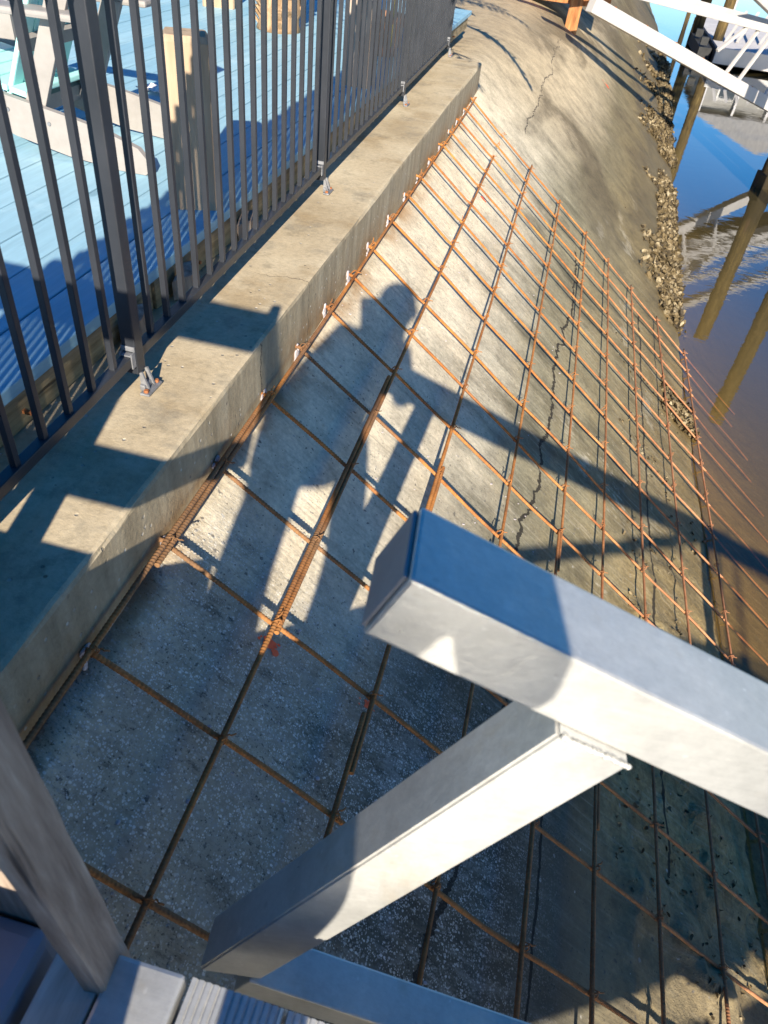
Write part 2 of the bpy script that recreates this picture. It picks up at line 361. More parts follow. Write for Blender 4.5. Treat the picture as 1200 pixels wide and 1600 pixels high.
def mat_shell():
    t = NT('oyster_shell'); p = t.geo()
    g = t.n('ShaderNodeNewGeometry').outputs['Random Per Island']
    c = t.ramp(g, [(0, (.03,.02,.01)), (.4, (.11,.078,.035)), (.75, (.19,.135,.065)), (1, (.36,.29,.18))])
    n = t.noise(p, 60, 4, .7)
    c = t.mix(.6, c, t.ramp(n, [(.3, .5), (.6, 1.), (.8, 1.3)]), 'MULTIPLY')
    return t.bsdf(c, .75, normal=t.bump(n, .004, .8))

M = dict(
 slope=mat_slope(), wall=mat_wall(), rebar=mat_rebar(), alu=mat_alu(), deck=mat_deck(), water=mat_water(), shell=mat_shell(),
 fence=mat_paint('dark_bronze_powder_coat', (.030,.033,.040), (.046,.049,.058), .38, 6, .0005, .25),
 cast=mat_paint('galvanised_casting', (.17,.17,.18), (.30,.30,.31), .5, 60, .003, .35),
 bolt=mat_paint('rusted_bolt', (.24,.08,.03), (.45,.17,.06), .8, 60, .002),
 oldwood=mat_wood('grey_weathered_timber', ((.17,.12,.09), (.36,.28,.22), (.56,.47,.38)), con=.6),
 bollard=mat_wood('tan_weathered_timber', ((.36,.25,.16), (.42,.31,.21), (.49,.37,.26)), con=.25, split=.35),
 beam=mat_wood('mossy_rim_timber', ((.15,.11,.06), (.33,.25,.14), (.48,.37,.23)), 'Y'),
 plank=mat_wood('bleached_pine_board', ((.40,.34,.27), (.60,.53,.45), (.74,.68,.60)), 'Y'),
 orange=mat_wood('orange_stained_timber', ((.26,.09,.03), (.44,.19,.07), (.56,.29,.13))),
 pile=mat_wood('dark_piling_timber', ((.03,.02,.01), (.12,.08,.028), (.24,.165,.06))),
 white=mat_paint('white_painted_aluminium', (.40,.37,.345), (.48,.45,.42), .45, 3, .0006),
 dockgrey=mat_paint('grey_dock_board', (.42,.40,.40), (.56,.53,.52), .8, 5, .002),
 capgrey=mat_paint('dark_grey_end_cap', (.20,.185,.19), (.26,.245,.245), .5, 9, .0006),
 black=mat_paint('black_rubber', (.012,.012,.013), (.03,.03,.03), .7, 9, .001),
 chairgrey=mat_paint('taupe_plastic_lumber', (.27,.245,.225), (.32,.29,.27), .6, 20, .0006),
 chairaqua=mat_paint('aqua_plastic_lumber', (.38,.74,.70), (.46,.82,.77), .5, 20, .0006),
 epoxy=mat_paint('white_anchor_epoxy', (.36,.31,.31), (.56,.51,.52), .6, 30, .003),
 orangepaint=mat_paint('fluorescent_orange_paint', (.85,.10,.03), (.95,.20,.08), .7, 60, .001),
 box=mat_paint('grey_blue_plastic', (.20,.21,.25), (.27,.28,.33), .35, 7, .0006),
 skin=mat_paint('skin', (.48,.28,.20), (.56,.34,.25), .55, 30, .001),
 cloth=mat_paint('navy_jacket_cloth', (.03,.04,.07), (.05,.06,.10), .9, 30, .003),
 denim=mat_paint('grey_work_trousers', (.07,.08,.09), (.11,.12,.13), .9, 30, .003),
 hair=mat_paint('brown_hair', (.05,.03,.02), (.09,.06,.035), .8, 80, .004),
 leaf=mat_paint('palm_leaf', (.045,.085,.02), (.09,.14,.035), .55, 8, .001),
 bark=mat_wood('fibrous_palm_bark', ((.20,.12,.06), (.40,.26,.15), (.58,.41,.26)), 'Z', knots=False),
 pot=mat_paint('terracotta', (.42,.19,.10), (.52,.26,.15), .85, 20, .002),
 rope=mat_paint('yellow_rope', (.75,.50,.05), (.85,.62,.12), .7, 60, .003),
 house=mat_paint('pale_siding', (.20,.19,.18), (.25,.24,.22), .8, 2, .002),
 roof=mat_paint('grey_roof_shingle', (.16,.16,.17), (.24,.23,.23), .9, 9, .004),
 glass=mat_paint('dark_window_glass', (.02,.03,.04), (.04,.05,.06), .1, 2, .0001),
 paper=mat_paint('litter_paper', (.70,.62,.62), (.85,.82,.80), .8, 20, .001),
)

# ------------------------------------------------------------------ ground, water
def axis(segs):
    r = []
    for a, b, d in segs:
        n = max(1, round((b-a)/d)); r += [a + (b-a)*i/n for i in range(n)]
    return r + [segs[-1][1]]
xs = axis([(-160,-20,20), (-20,-3,2), (-3,-.6,.4), (-.6,.9,.05), (.9,2.3,.022), (2.3,3.2,.1), (3.2,8,.8), (8,40,6), (40,200,30)])
ys = axis([(-60,-10,10), (-10,-1.5,1.2), (-1.5,.2,.1), (.2,3.6,.03), (3.6,8,.06), (8,16,.16), (16,40,1), (40,100,10), (100,320,40)])
bm = bmesh.new(); rows = []
for y in ys:
    rows.append([bm.verts.new((x, y, ground_z(x, y))) for x in xs])
for a, b in zip(rows, rows[1:]):
    for i in range(len(xs)-1): bm.faces.new((a[i], a[i+1], b[i+1], b[i]))
link('ground', bm, M['slope'], smooth=True, kind='structure')
bm = bmesh.new()
vs = [bm.verts.new(v) for v in ((1.2,-60,WATER), (200,-60,WATER), (200,320,WATER), (1.2,320,WATER))]
bm.faces.new(vs); link('water', bm, M['water'], kind='structure')

# ------------------------------------------------------------------ seawall
WY0, WY1 = -3.0, 5.92
root = empty('seawall', 'tan concrete seawall with a flat cap running under the dark fence', 'wall')
bm = bmesh.new()
prof = [(-.52,-.6), (.0,-.6), (.0,-.012), (-.004,-.003), (-.013,0.), (-.52,0.)]
n = 90; rings = []
for i in range(n+1):
    y = WY0 + (WY1-WY0)*i/n; ring = []
    for j, (x, z) in enumerate(prof):
        w = .004*fb((y*3, j*.7, 0)) + .002*fb((y*14, j, 4)) if j in (1,2,3,4) else 0
        ring.append(bm.verts.new((x + w, y + (.05 if x < -.2 and i == n else 0), z + (w*.5 if j > 2 else 0))))
    rings.append(ring)
for a, b in zip(rings, rings[1:]):
    for j in range(6): bm.faces.new((a[j], b[j], b[(j+1)%6], a[(j+1)%6]))
bm.faces.new(rings[0]); bm.faces.new(rings[-1][::-1])
bmesh.ops.recalc_face_normals(bm, faces=bm.faces)
link('wall_body', bm, M['wall'], root)
KY = {-1:.39, 0:.697, 1:1.006, 2:1.291, 3:1.617, 4:1.902, 5:2.194, 6:2.485, 7:2.774, 8:3.118, 9:3.444, 10:3.74, 11:4.05, 12:4.354, 13:4.66, 14:4.96, 15:5.26, 16:5.545, -2:.08, -3:-.23, -4:-.54}
for k in range(-2, 16):
    bm = bmesh.new(); c = V((.004, KY[k], -.172))
    for i in range(7 if k < 9 else 3):
        r = random.uniform(.006, .013); o = V((.0, random.uniform(-.012,.012), random.uniform(-.03,.016)))
        m = Matrix.Translation(c+o) @ Matrix.Diagonal((.45*r, r*random.uniform(.7,1.2), r*random.uniform(.8,1.7), 1))
        bmesh.ops.create_icosphere(bm, subdivisions=2, radius=1, matrix=m)
    for v in bm.verts: v.co += V((1,1,1))*.0025*fb(v.co*130)
    link('epoxy_plug', bm, M['epoxy'], root, smooth=True)

# ------------------------------------------------------------------ rebar mat
mat_root = empty('rebar_mat', 'rusty square grid of steel reinforcing bars wired over the sloping concrete', 'rebar grid')
RB = .0054
def rebar(name, fn, length, near):
    """fn(s) -> point; near(s) -> True where the ribs are modelled"""
    pts, ss, s = [], [], 0.
    while s < length:
        pts.append(fn(s)); ss.append(s)
        s += .0022 if near(s) else .03
    pts.append(fn(length)); ss.append(length)
    def rf(i, a):
        if not near(ss[i]): return RB
        w = math.sin(2*math.pi*ss[i]/.0088 + (a if a < math.pi else 2*math.pi-a)*.9)
        r = RB - .0003 + .0017*max(0, w)**1.5
        if min(abs(a), abs(a-math.pi), abs(a-2*math.pi)) < .2: r = max(r, RB+.0009)
        return r
    bm = bmesh.new(); tube(bm, pts, RB, 10, True, rf)
    return link(name, bm, M['rebar'], mat_root)
def sag(s, y, seed):
    return .009*fb((s*1.1+seed*7.3, y*.6, seed)) + .005*fb((s*3+seed, y*1.7, 2))
JS = [0, .302, .603, .909, 1.211, 1.472, 1.769, 2.099, 2.457]
XTRA = {7: .03, 8: .04}
for k, y0 in KY.items():
    L = 3.25 + .25*fb((k*1.7, 0, 3)) if k > -3 else 3.2
    drift = {8:-.028, 7:-.018, 9:-.035, 10:-.03}.get(k, .008*fb((k, 5, 1)))
    stub = .035 if k < 16 else 0.
    def fn(s, y0=y0, k=k, drift=drift, stub=stub):
        s2 = s - stub - .02
        y = y0 + drift*max(0, s2)/1.5 + .011*fb((s*1.3, k*3.1, 0)) + .004*fb((s*4, k*5.1, 3))
        if s2 < 0 and stub: # the end enters the wall horizontally
            p = barpt(0, y); return V((p.x + s2*.95, y, p.z - s2*.10))
        return barpt(s2, y, sag(s2, y, k) - (.0 if s2 > .3 else .004))
    rebar('cross_bar', fn, L, lambda s, k=k: s < 1.6 and -2 < k < 6 or (-2 < k < 4 and s < 3))
for j, s0 in enumerate(JS):
    yend = {0: 5.60, 1: 5.66 if False else 5.02, 2: 5.60, 3: 5.60}.get(j, 5.58 + .02*random.random())
    laps = {0: [(-1.4, 1.62), (.93, 5.60)], 1: [(-1.4, 2.13), (.98, 4.98)], 2: [(-1.4, .95), (.80, 1.95), (1.58, 5.6)],
            3: [(-1.4, 1.8), (1.6, 5.6)], 4: [(-1.4, 2.2), (1.98, 5.6)], 5: [(-1.4, 1.35), (1.12, 5.6)]}.get(j, [(-1.4, 5.6)])
    for i, (ya, yb) in enumerate(laps):
        off = (i % 2)*.0125
        def fn(s, ya=ya, s0=s0, j=j, off=off):
            y = ya + s
            return barpt(s0 + off - .004 + .008*fb((y*.45, j*2.3, 1)), y, .0115 + .004*fb((y*.8, j, 6)))
        rebar('lengthwise_bar', fn, yb-ya, lambda s, ya=ya, j=j: (ya+s < 2.4 and ya+s > .2 and j < 3) or (j > 3 and -.1 < ya+s < 1.1))
# tie wires
def tie_bm():
    bm = bmesh.new()
    for rot in (.8, -.8):
        pts = []
        for i in range(13):
            a = 2*math.pi*i/12
            p = V((0, math.cos(a)*.0095, math.sin(a)*.015 + .006)); p.rotate(Matrix.Rotation(rot, 3, 'Z')); pts.append(p)
        tube(bm, pts, .0014, 5, False)
    tw = [V((.004, .008, .014)) + V((.9, .3, .55))*i*.004 + V((0, math.sin(i*2)*.0015, math.cos(i*2)*.0015)) for i in range(5)]
    tube(bm, tw, .0018, 5)
    return bm
ties = []
for k, y0 in KY.items():
    if k < -1: continue
    for j, s0 in enumerate(JS):
        if k < 0 and j > 3: continue
        ties.append((k*.6 + j*.9, k, j))
ties.sort()
proto = None
tie_tilt = Matrix.Rotation(TH, 4, 'Y')
far = bmesh.new()
for n_, (w, k, j) in enumerate(ties):
    p = barpt(JS[j], KY[k], .002)
    m = Matrix.Translation(p) @ tie_tilt @ Matrix.Rotation(random.uniform(-.6, .6) + (0 if random.random() < .7 else 1.6), 4, 'Z')
    if n_ < 99:
        if proto is None:
            o = link('tie_wire', tie_bm(), M['rebar'], mat_root); proto = o
        else:
            o = proto.copy(); col.objects.link(o)
        o.matrix_local = m
    else:
        b = tie_bm(); b.transform(m); me = bpy.data.meshes.new('t'); b.to_mesh(me); b.free(); far.from_mesh(me); bpy.data.meshes.remove(me)
link('tie_wires', far, M['rebar'], mat_root, kind='stuff')

# sprayed orange marks, thin splats lying on the concrete
def splat(x, y, r, lab, n=9):
    bm = bmesh.new()
    for i in range(n):
        a = random.uniform(0, 6.28); d = r*abs(random.gauss(0, .55)) if i else 0
        cx, cy, rr = x + math.cos(a)*d*1.3, y + math.sin(a)*d*.8, r*(.55 if i == 0 else random.uniform(.08, .3))
        vs = []
        for q in range(10):
            t = 6.283*q/10; px, py = cx + math.cos(t)*rr*random.uniform(.7,1.1), cy + math.sin(t)*rr*random.uniform(.7,1.1)
            vs.append(bm.verts.new((px, py, ground_z(px, py) + .003 + i*.0004)))
        bm.faces.new(vs)
    link('paint_mark', bm, M['orangepaint'], label=lab, cat='paint mark', group='orange paint marks on the slope')
splat(.255, .985, .03, 'small bright orange paint mark on the slope beside the second lengthwise bar, near the dock')
splat(.50, 1.015, .022, 'orange paint blot under the bar crossing in the shade left of the railing end')
splat(.29, 4.42, .026, 'faded orange paint dot by the highest lengthwise bar far up the slope')
splat(1.10, 10.9, .06, 'orange paint smear on the slope beside the long blue shadow beyond the grid')
# loose chips lying on the slope below the wall
bm = bmesh.new()
for i in range(150):
    x, y = random.uniform(.04, .95)**1.2, random.uniform(.35, 4.2)
    r = random.uniform(.0015, .0045); z = ground_z(x, y)
    bmesh.ops.create_icosphere(bm, subdivisions=1, radius=r, matrix=Matrix.Translation((x, y, z + r*.3)) @ Matrix.Diagonal((random.uniform(.8,2), random.uniform(.7,1.4), .5, 1)))
link('grit', bm, M['epoxy'], kind='stuff', label='pale grit and epoxy crumbs scattered on the upper slope', cat='grit')

# ------------------------------------------------------------------ oysters
def shell(bm, p, r, nrm):
    a = random.uniform(0, 6.28); n = V(nrm) + V((random.gauss(0,1.2), random.gauss(0,1.2), random.gauss(0,.6))); n.normalize()
    s = n.orthogonal().normalized(); s.rotate(Matrix.Rotation(a, 3, n)); t = n.cross(s)
    c = bm.verts.new(p - n*r*.25); ring = []
    l = random.uniform(1.1, 1.9)
    for q in range(7):
        th = 6.283*q/7
        ring.append(bm.verts.new(p + s*math.cos(th)*r*l*random.uniform(.8,1.15) + t*math.sin(th)*r*random.uniform(.75,1.15) + n*r*random.uniform(-.1,.3)))
    for q in range(7): bm.faces.new((c, ring[q], ring[(q+1)%7]))
bm = bmesh.new()
def oyster_at(x, y, r):
    z = ground_z(x, y)
    for i in range(random.randint(1, 3)):
        shell(bm, V((x + random.gauss(0, r*.8), y + random.gauss(0, r*.8), z + random.uniform(.1, 1.2)*r)), r*random.uniform(.7, 1.2), (.55, 0, .8))
cnt = 0
while cnt < 9500:
    y = 4.4 + 15*random.random()**1.5
    edge = 1.97 + .17*max(0,min(1,(y-5)/4)) + .046*max(0, min(12, y-9))
    x = edge - .07 - abs(random.gauss(0, .10 + .008*y)) + random.uniform(0, .1)
    d = fbm(x*.8, y, 1.2, 3)
    if d < -.42 + (0 if y > 6 else .45) + (.6 if x < edge-.25 else 0): continue
    oyster_at(x, y, random.uniform(.009, .021)*(1 + .045*(y-5))); cnt += 1
cnt = 0
while cnt < 330:                           # sparse clumps on the silt between the bars and below the gangway
    y = random.uniform(.5, 2.3) if random.random() < .35 else random.uniform(2.3, 5.4); x = random.uniform(1.3, 1.98)
    if fbm(x+9, y, 2.1, 3) < .22: continue
    oyster_at(x, y, random.uniform(.003, .008)); cnt += 1
link('oyster_shells', bm, M['shell'], kind='stuff', label='crusted band of tan oyster shells along the waterline', cat='oysters')

# ------------------------------------------------------------------ fence
fx = lambda y: -.188 - .017*(y-1.3)
root = empty('metal_fence', 'dark bronze metal picket fence standing along the seawall cap', 'fence')
FH = 1.22
posts = [-.2, 1.31, 2.81, 4.36, 5.96]
for a, b in zip(posts, posts[1:]):
    for z in (.085, .80, .91):
        bm = bmesh.new(); beam(bm, (fx(a)-.0, a+.017, z), (fx(b), b-.017, z), .024, .024, bevel=.002)
        link('rail', bm, M['fence'], root)
    n = round((b-a)/.0905); d = (b-a)/n
    for i in range(1, n):
        y = a + d*i; bm = bmesh.new()
        x = fx(y); box(bm, (x-.0068, y-.0068, .0965), (x+.0068, y+.0068, .97), bevel=.001)
        link('picket', bm, M['fence'], root)
bm = bmesh.new(); beam(bm, (fx(-1.6), -1.6, .085), (fx(-.2), -.217, .085), .024, .024); link('rail', bm, M['fence'], root)
for y in posts:
    x = fx(y); bm = bmesh.new(); box(bm, (x-.017, y-.017, .045), (x+.017, y+.017, 1.0), bevel=.003)
    po = link('post', bm, M['fence'], root)
    bm = bmesh.new(); box(bm, (x-.021, y-.021, 1.002), (x+.021, y+.021, 1.016), bevel=.004); link('post_cap', bm, M['fence'], po)
    # cast bracket: foot plate, two ears, cup round the post, clip for the rail
    bm = bmesh.new(); px = x+.034
    box(bm, (px-.012, y-.034, .001), (px+.012, y+.034, .008), bevel=.003)
    box(bm, (x+.0175, y-.022, .006), (px-.003, y+.022, .022), bevel=.003)
    for sd in (-1, 1):
        y0, y1 = y+sd*.010, y+sd*.0155
        vs = [bm.verts.new(v) for yy in (y0, y1) for v in ((x+.0178, yy, .020), (x+.0178, yy, .050), (x+.024, yy, .052), (px+.004, yy, .009))]
        for q in ((0,1,2,3), (7,6,5,4), (0,4,5,1), (1,5,6,2), (2,6,7,3), (3,7,4,0)): bm.faces.new([vs[i] for i in q])
    bmesh.ops.recalc_face_normals(bm, faces=bm.faces)
    br = link('bracket', bm, M['cast'], root)
    for sd in (-1, 1):
        bm = bmesh.new(); bmesh.ops.create_cone(bm, cap_ends=True, segments=6, radius1=.0062, radius2=.0055, depth=.006, matrix=Matrix.Translation((px+.001, y+sd*.025, .0112)))
        link('bolt', bm, M['bolt'], br)
    bm = bmesh.new()
    box(bm, (x-.015, y-.034, .070), (x-.0125, y-.0185, .104), bevel=.0008); box(bm, (x+.0125, y-.034, .068), (x+.0155, y-.0185, .104), bevel=.0008)
    box(bm, (x-.0124, y-.034, .0975), (x+.0124, y-.0185, .101), bevel=.0008); box(bm, (x-.0165, y-.0212, .1045), (x+.0165, y-.0176, .116), bevel=.0008)
    link('rail_clip', bm, M['cast'], root)

# ------------------------------------------------------------------ blue deck behind the fence
DT = .12
root = empty('painted_deck', 'weathered light blue timber deck behind the metal fence', 'deck')
bm = bmesh.new(); x = -.312; i = 0
while x > -5.2:
    w = .136; z = DT + .002*fb((i*3.3, 0, 0))
    box(bm, (x-w, -2.5, z-.03), (x, 7.4, z), bevel=.003); x -= .142; i += 1
link('deck_boards', bm, M['deck'], root)
bm = bmesh.new(); nseg = 60
for a, b, off in ((-2.5, 1.66, 0), (1.668, 4.9, .006), (4.908, 7.3, 0)):
    box(bm, (-.368, a, -.13 if a > 5.9 else .004), (-.324 + off, b, .088), bevel=.004)
link('rim_beam', bm, M['beam'], root)
bm = bmesh.new()
for y in [-.6 + .42*i for i in range(18)]:
    prism(bm, (-.324, y, .035), (.02,0,0), (0,.008,0), (0,0,.008))
link('nails', bm, M['bolt'], root)
for y in (1.44, 1.72, 2.18):
    bm = bmesh.new(); prism(bm, (-.30, y, .002), (.03,.06,0), (-.02,.09,.01), (0,.01,.06), bevel=.006)
    for v in bm.verts: v.co += V((1,1,1))*.008*fb(v.co*25)
    link('timber_offcut', bm, M['oldwood'], label='split grey offcut of timber lodged under the fence, %s' % ({1.44:'nearest to the big fence post', 1.72:'the middle one of three', 2.18:'farthest one, by the square wooden bollard'}[y]), cat='offcut', group='offcuts wedged between deck and fence')

# square wooden bollard with chamfered head
def timber_post(name, cx, cy, s, z0, z1, mat, lab, cat, cham=.03, rot=0, group=None):
    bm = bmesh.new(); h = s/2
    lv = [(z0, h), (z1-cham*1.6, h), (z1, h-cham)]; rr = []
    nz = 14
    prof = [(z0 + (z1-cham*1.6-z0)*i/nz, h) for i in range(nz+1)] + [(z1-.001, h-cham)]
    ch = s*.045
    for z, q in prof:
        ring = []
        for sx, sy in ((1,1), (-1,1), (-1,-1), (1,-1)):
            for f in ((0,1), (1,0)) if sx*sy > 0 else ((1,0), (0,1)):
                ring.append((sx*(q - ch*f[0]), sy*(q - ch*f[1])))
        vs = []
        for x, y in ring:
            c, s_ = math.cos(rot), math.sin(rot)
            wob = .003*fb((x*8, y*8, z*3))
            vs.append(bm.verts.new((cx + x*c - y*s_ + wob, cy + x*s_ + y*c + wob, z)))
        rr.append(vs)
    for a, b in zip(rr, rr[1:]):
        for k in range(8): bm.faces.new((a[k], a[(k+1)%8], b[(k+1)%8], b[k]))
    bm.faces.new(rr[-1]); bm.faces.new(rr[0][::-1])
    bmesh.ops.recalc_face_normals(bm, faces=bm.faces)
    return link(name, bm, mat, label=lab, cat=cat, group=group)
timber_post('wooden_bollard', -.418, 2.16, .128, DT, .575, M['bollard'], 'square chamfered wooden bollard standing on the blue deck just behind the fence', 'bollard', .010, .42)
timber_post('timber_pole', -.415, 4.08, .13, DT, 2.4, M['oldwood'], 'tall square grey timber pole rising from the deck behind the far fence bays', 'pole', .01)
# palm: trunk rises from the deck, fronds above the frame throw the feathery shadow
def palm(cx, cy, r, h, lab, nf, fl, seed):
    random.seed(seed)
    root = empty('palm_tree', lab, 'palm')
    bm = bmesh.new(); pts = []; rs = []
    n = 46
    for i in range(n+1):
        z = DT + (h-DT)*i/n; pts.append((cx + .05*math.sin(z*.9), cy, z)); rs.append(r*(1.06 if i % 3 == 0 else .95)*(1-.12*i/n))
    tube(bm, pts, rs, 18)
    for i in range(170):                    # fibrous boot stubs
        a = random.uniform(0, 6.28); z = random.uniform(DT, h)
        p = V((cx + .05*math.sin(z*.9) + math.cos(a)*r*.93, cy + math.sin(a)*r*.93, z))
        d = V((math.cos(a), math.sin(a), 1.4)).normalized(); s = V((-math.sin(a), math.cos(a), 0))
        prism(bm, p - s*.018, s*.036, d*.055, d.cross(s)*.012)
    link('trunk', bm, M['bark'], root)
    bm = bmesh.new(); top = V((cx + .05*math.sin(h*.9), cy, h))
    for f in range(nf):
        az = 6.283*f/nf + random.uniform(-.2,.2); el = random.uniform(-.1, .5) if f % 2 else random.uniform(.4, 1.0)
        d = V((math.cos(az), math.sin(az), 0)); p = top.copy(); v = d*math.cos(el) + V((0,0,math.sin(el))); pts = [p.copy()]
        for i in range(16):
            p = p + v*fl/16; v = (v + V((0,0,-.085))).normalized(); pts.append(p.copy())
        tube(bm, pts, [.014*(1-.8*i/16)+.002 for i in range(17)], 5)
        s = d.cross(V((0,0,1)))
        for i in range(2, 17):
            for sd in (-1, 1):
                for q in (0, .5):
                    b = pts[i-1].lerp(pts[i], q); L = .34*math.sin(math.pi*min(.97, (i+q)/17)**.8)*random.uniform(.8,1.1)+.04
                    t = (s*sd + d*.55 + V((random.uniform(-.2,.2),random.uniform(-.2,.2),-.25+random.uniform(-.35,.3)))).normalized()
                    w = (d + V((0,0,random.uniform(-.8,.8)))).normalized()*.026
                    v4 = [bm.verts.new(b-w), bm.verts.new(b+w), bm.verts.new(b+t*L*.6+w*.8+V((0,0,-.02))), bm.verts.new(b+t*L+V((0,0,-.05)))]
                    bm.faces.new(v4)
    link('crown', bm, M['leaf'], root)
palm(-1.24, 5.18, .135, 1.9, 'palm with a rough fibrous trunk rising from the blue deck between two fence posts', 19, 2.5, 3)
timber_post('cut_piling', -1.86, 5.72, .22, DT, 1.1, M['bollard'], 'thick yellowish cut timber post on the deck left of the palm trunk', 'post', .02, .3)

# pot with yellow rope
root = empty('plant_pot', 'round terracotta pot on the deck behind the far fence bay', 'pot')
bm = bmesh.new(); rr = []
prof = [(.0, DT+.001), (.085, DT+.001), (.10, DT+.09), (.118, DT+.17), (.128, DT+.175), (.128, DT+.205), (.112, DT+.205), (.105, DT+.17), (.0, DT+.165)]
for i in range(20):
    a = 6.283*i/20; rr.append([bm.verts.new((-.50+math.cos(a)*r, 4.95+math.sin(a)*r, z)) for r, z in prof])
for i in range(20):
    for j in range(len(prof)-1): bm.faces.new((rr[i][j], rr[(i+1)%20][j], rr[(i+1)%20][j+1], rr[i][j+1]))
bmesh.ops.remove_doubles(bm, verts=bm.verts, dist=1e-5)
link('pot_body', bm, M['pot'], root, smooth=True)
bm = bmesh.new(); tube(bm, [(-.44+.01*math.sin(i*.9), 4.86+.004*i, .18+.09*i) for i in range(16)], .011, 7)
link('hanging_rope', bm, M['rope'], label='bright yellow rope hanging down behind the far fence bay', cat='rope')
# litter near the chair
for i, (x, y, s, lab) in enumerate(((-1.27, 3.05, .07, 'crumpled white paper scrap on the deck below the chair leg'), (-1.12, 3.28, .045, 'small pink and white wrapper standing on the deck left of the bollard'))):
    bm = bmesh.new(); bmesh.ops.create_grid(bm, x_segments=8, y_segments=8, size=s)
    for v in bm.verts: v.co = V((x + v.co.x*1.5, y + v.co.y, DT + .014 + .03*abs(fb(v.co*40 + V((i,0,0))))))
    o = link('paper_scrap', bm, M['paper'], label=lab, cat='litter', group='litter on the deck')
    md = o.modifiers.new('solid', 'SOLIDIFY'); md.thickness = .002

# ------------------------------------------------------------------ adirondack chair (front towards -X, back towards the water)
def extr(bm, pts, y0, y1, mi=0):
    """outline in x,z extruded from y0 to y1"""
    a = [bm.verts.new((x, y0, z)) for x, z in pts]; b = [bm.verts.new((x, y1, z)) for x, z in pts]
    n = len(pts); bm.faces.new(a[::-1]); bm.faces.new(b)
    for i in range(n): bm.faces.new((a[i], a[(i+1)%n], b[(i+1)%n], b[i]))
    bmesh.ops.recalc_face_normals(bm, faces=bm.faces)
def adirondack(ox, oy, rz, lab):
    root = empty('adirondack_chair', lab, 'chair', 'adirondack chairs on the blue deck')
    root.scale = (.75, .75, .75)
    root.location = (ox, oy, DT+.002); root.rotation_euler = (0, 0, rz)
    # local: chair faces -X, rear leg end at x=0
    for y in (0., .52):
        bm = bmesh.new()
        extr(bm, [(.005,.0), (.03,.022), (.022,.06), (-.02,.105), (-.18,.155), (-.32,.18), (-.55,.215), (-.80,.255), (-1.06,.30), (-1.10,.27), (-1.08,.20), (-.84,.135), (-.60,.065), (-.36,.02), (-.12,.0)], y, y+.03)
        o = link('side_board', bm, M['chairgrey'], root)
        for bx, bz in ((-.43,.14), (-.30,.08), (-.62,.17)):
            b2 = bmesh.new(); bmesh.ops.create_cone(b2, cap_ends=True, segments=12, radius1=.009, radius2=.008, depth=.005, matrix=Matrix.Translation((bx, y-.002 if y == 0 else y+.032, bz)) @ Matrix.Rotation(math.pi/2, 4, 'X'))
            link('screw_cap', b2, M['cast'], o)
        bm = bmesh.new(); extr(bm, [(-1.04,0), (-.92,0), (-.92,.52), (-1.04,.52)], y-.032 if y == 0 else y+.032, y-.002 if y == 0 else y+.062)
        link('front_leg', bm, M['chairgrey'], root)
        bm = bmesh.new(); yy = y-.05 if y == 0 else y-.03
        prism(bm, (-1.10, yy, .5225), (.92,0,.02), (0,.13,0), (0,0,.028), bevel=.012)
        link('armrest', bm, M['chairgrey'], root)
        bm = bmesh.new(); prism(bm, (-.60, y+.034 if y == 0 else y-.030, .10), (.34,0,.75), (0,.026,0), (.085,0,-.03), bevel=.004)
        link('back_support', bm, M['chairgrey'], root)
    for i in range(6):
        bm = bmesh.new(); x = -1.06 + i*.088; z = .300 - (i*.088)*.16
        prism(bm, (x, .034, z), (.078,0,-.0125), (0,.482,0), (0,0,.024), bevel=.006)
        link('seat_slat', bm, M['chairaqua'], root)
    for i in range(5):
        bm = bmesh.new(); y = .052 + i*.086; L = .78 - .035*abs(i-2)**1.6
        d = V((.42, 0, .9)).normalized()
        prism(bm, V((-.66, y, .20)), (0,.078,0), d*L, d.cross(V((0,1,0)))*-.022, bevel=.008)
        link('back_slat', bm, M['chairaqua'], root)
    for h in (.22, .52):
        bm = bmesh.new(); d = V((.42,0,.9)).normalized(); p = V((-.634, .034, .20)) + d*h
        prism(bm, p, (0,.486,0), d*.06, V((.026,0,-.012))); link('back_rail', bm, M['chairgrey'], root)
    bm = bmesh.new(); prism(bm, (-.60, .034, .135), (.026,0,-.008), (0,.486,0), (0,0,.06)); link('rear_stretcher', bm, M['chairgrey'], root)
    return root
adirondack(-.665, 2.30, 0, 'taupe and aqua adirondack chair on the blue deck, seen through the nearest fence bay')

# ------------------------------------------------------------------ gangway in the foreground (aluminium truss)
U = V((.919, .090, -.384)).normalized(); W = V((-.098, .995, 0)).normalized(); NN = U.cross(W).normalized()
RIDGE = V((.597, .371, .576)); TB = .078; TW = .085
g = empty('gangway', 'aluminium truss gangway whose square top rail ends close to the camera', 'gangway')
bm = bmesh.new(); LEN = 5.2
prism(bm, RIDGE - NN*TB, U*LEN, W*TW, NN*TB, bevel=.0035)
# end cap seam
link('top_rail', bm, M['alu'], g)
bm = bmesh.new(); prism(bm, RIDGE - U*.0045 - NN*(TB-.004) + W*.004, U*.004, W*(TW-.008), NN*(TB-.008), bevel=.0015); link('end_cap', bm, M['capgrey'], g)
B0 = V((.4838, .288, -.190))
bm = bmesh.new(); prism(bm, B0 - NN*.066, U*LEN, W*.066, NN*.066, bevel=.0035); link('bottom_rail', bm, M['alu'], g)
E_ = V((.4676, .127, .875)).normalized(); F_ = W.copy(); G_ = E_.cross(F_).normalized()   # brace frame
if G_.x > 0: G_ = -G_
bm = bmesh.new()
pb = V((.493, .294, -.204))                                   # lower near edge of the brace
pb = pb - E_*.05
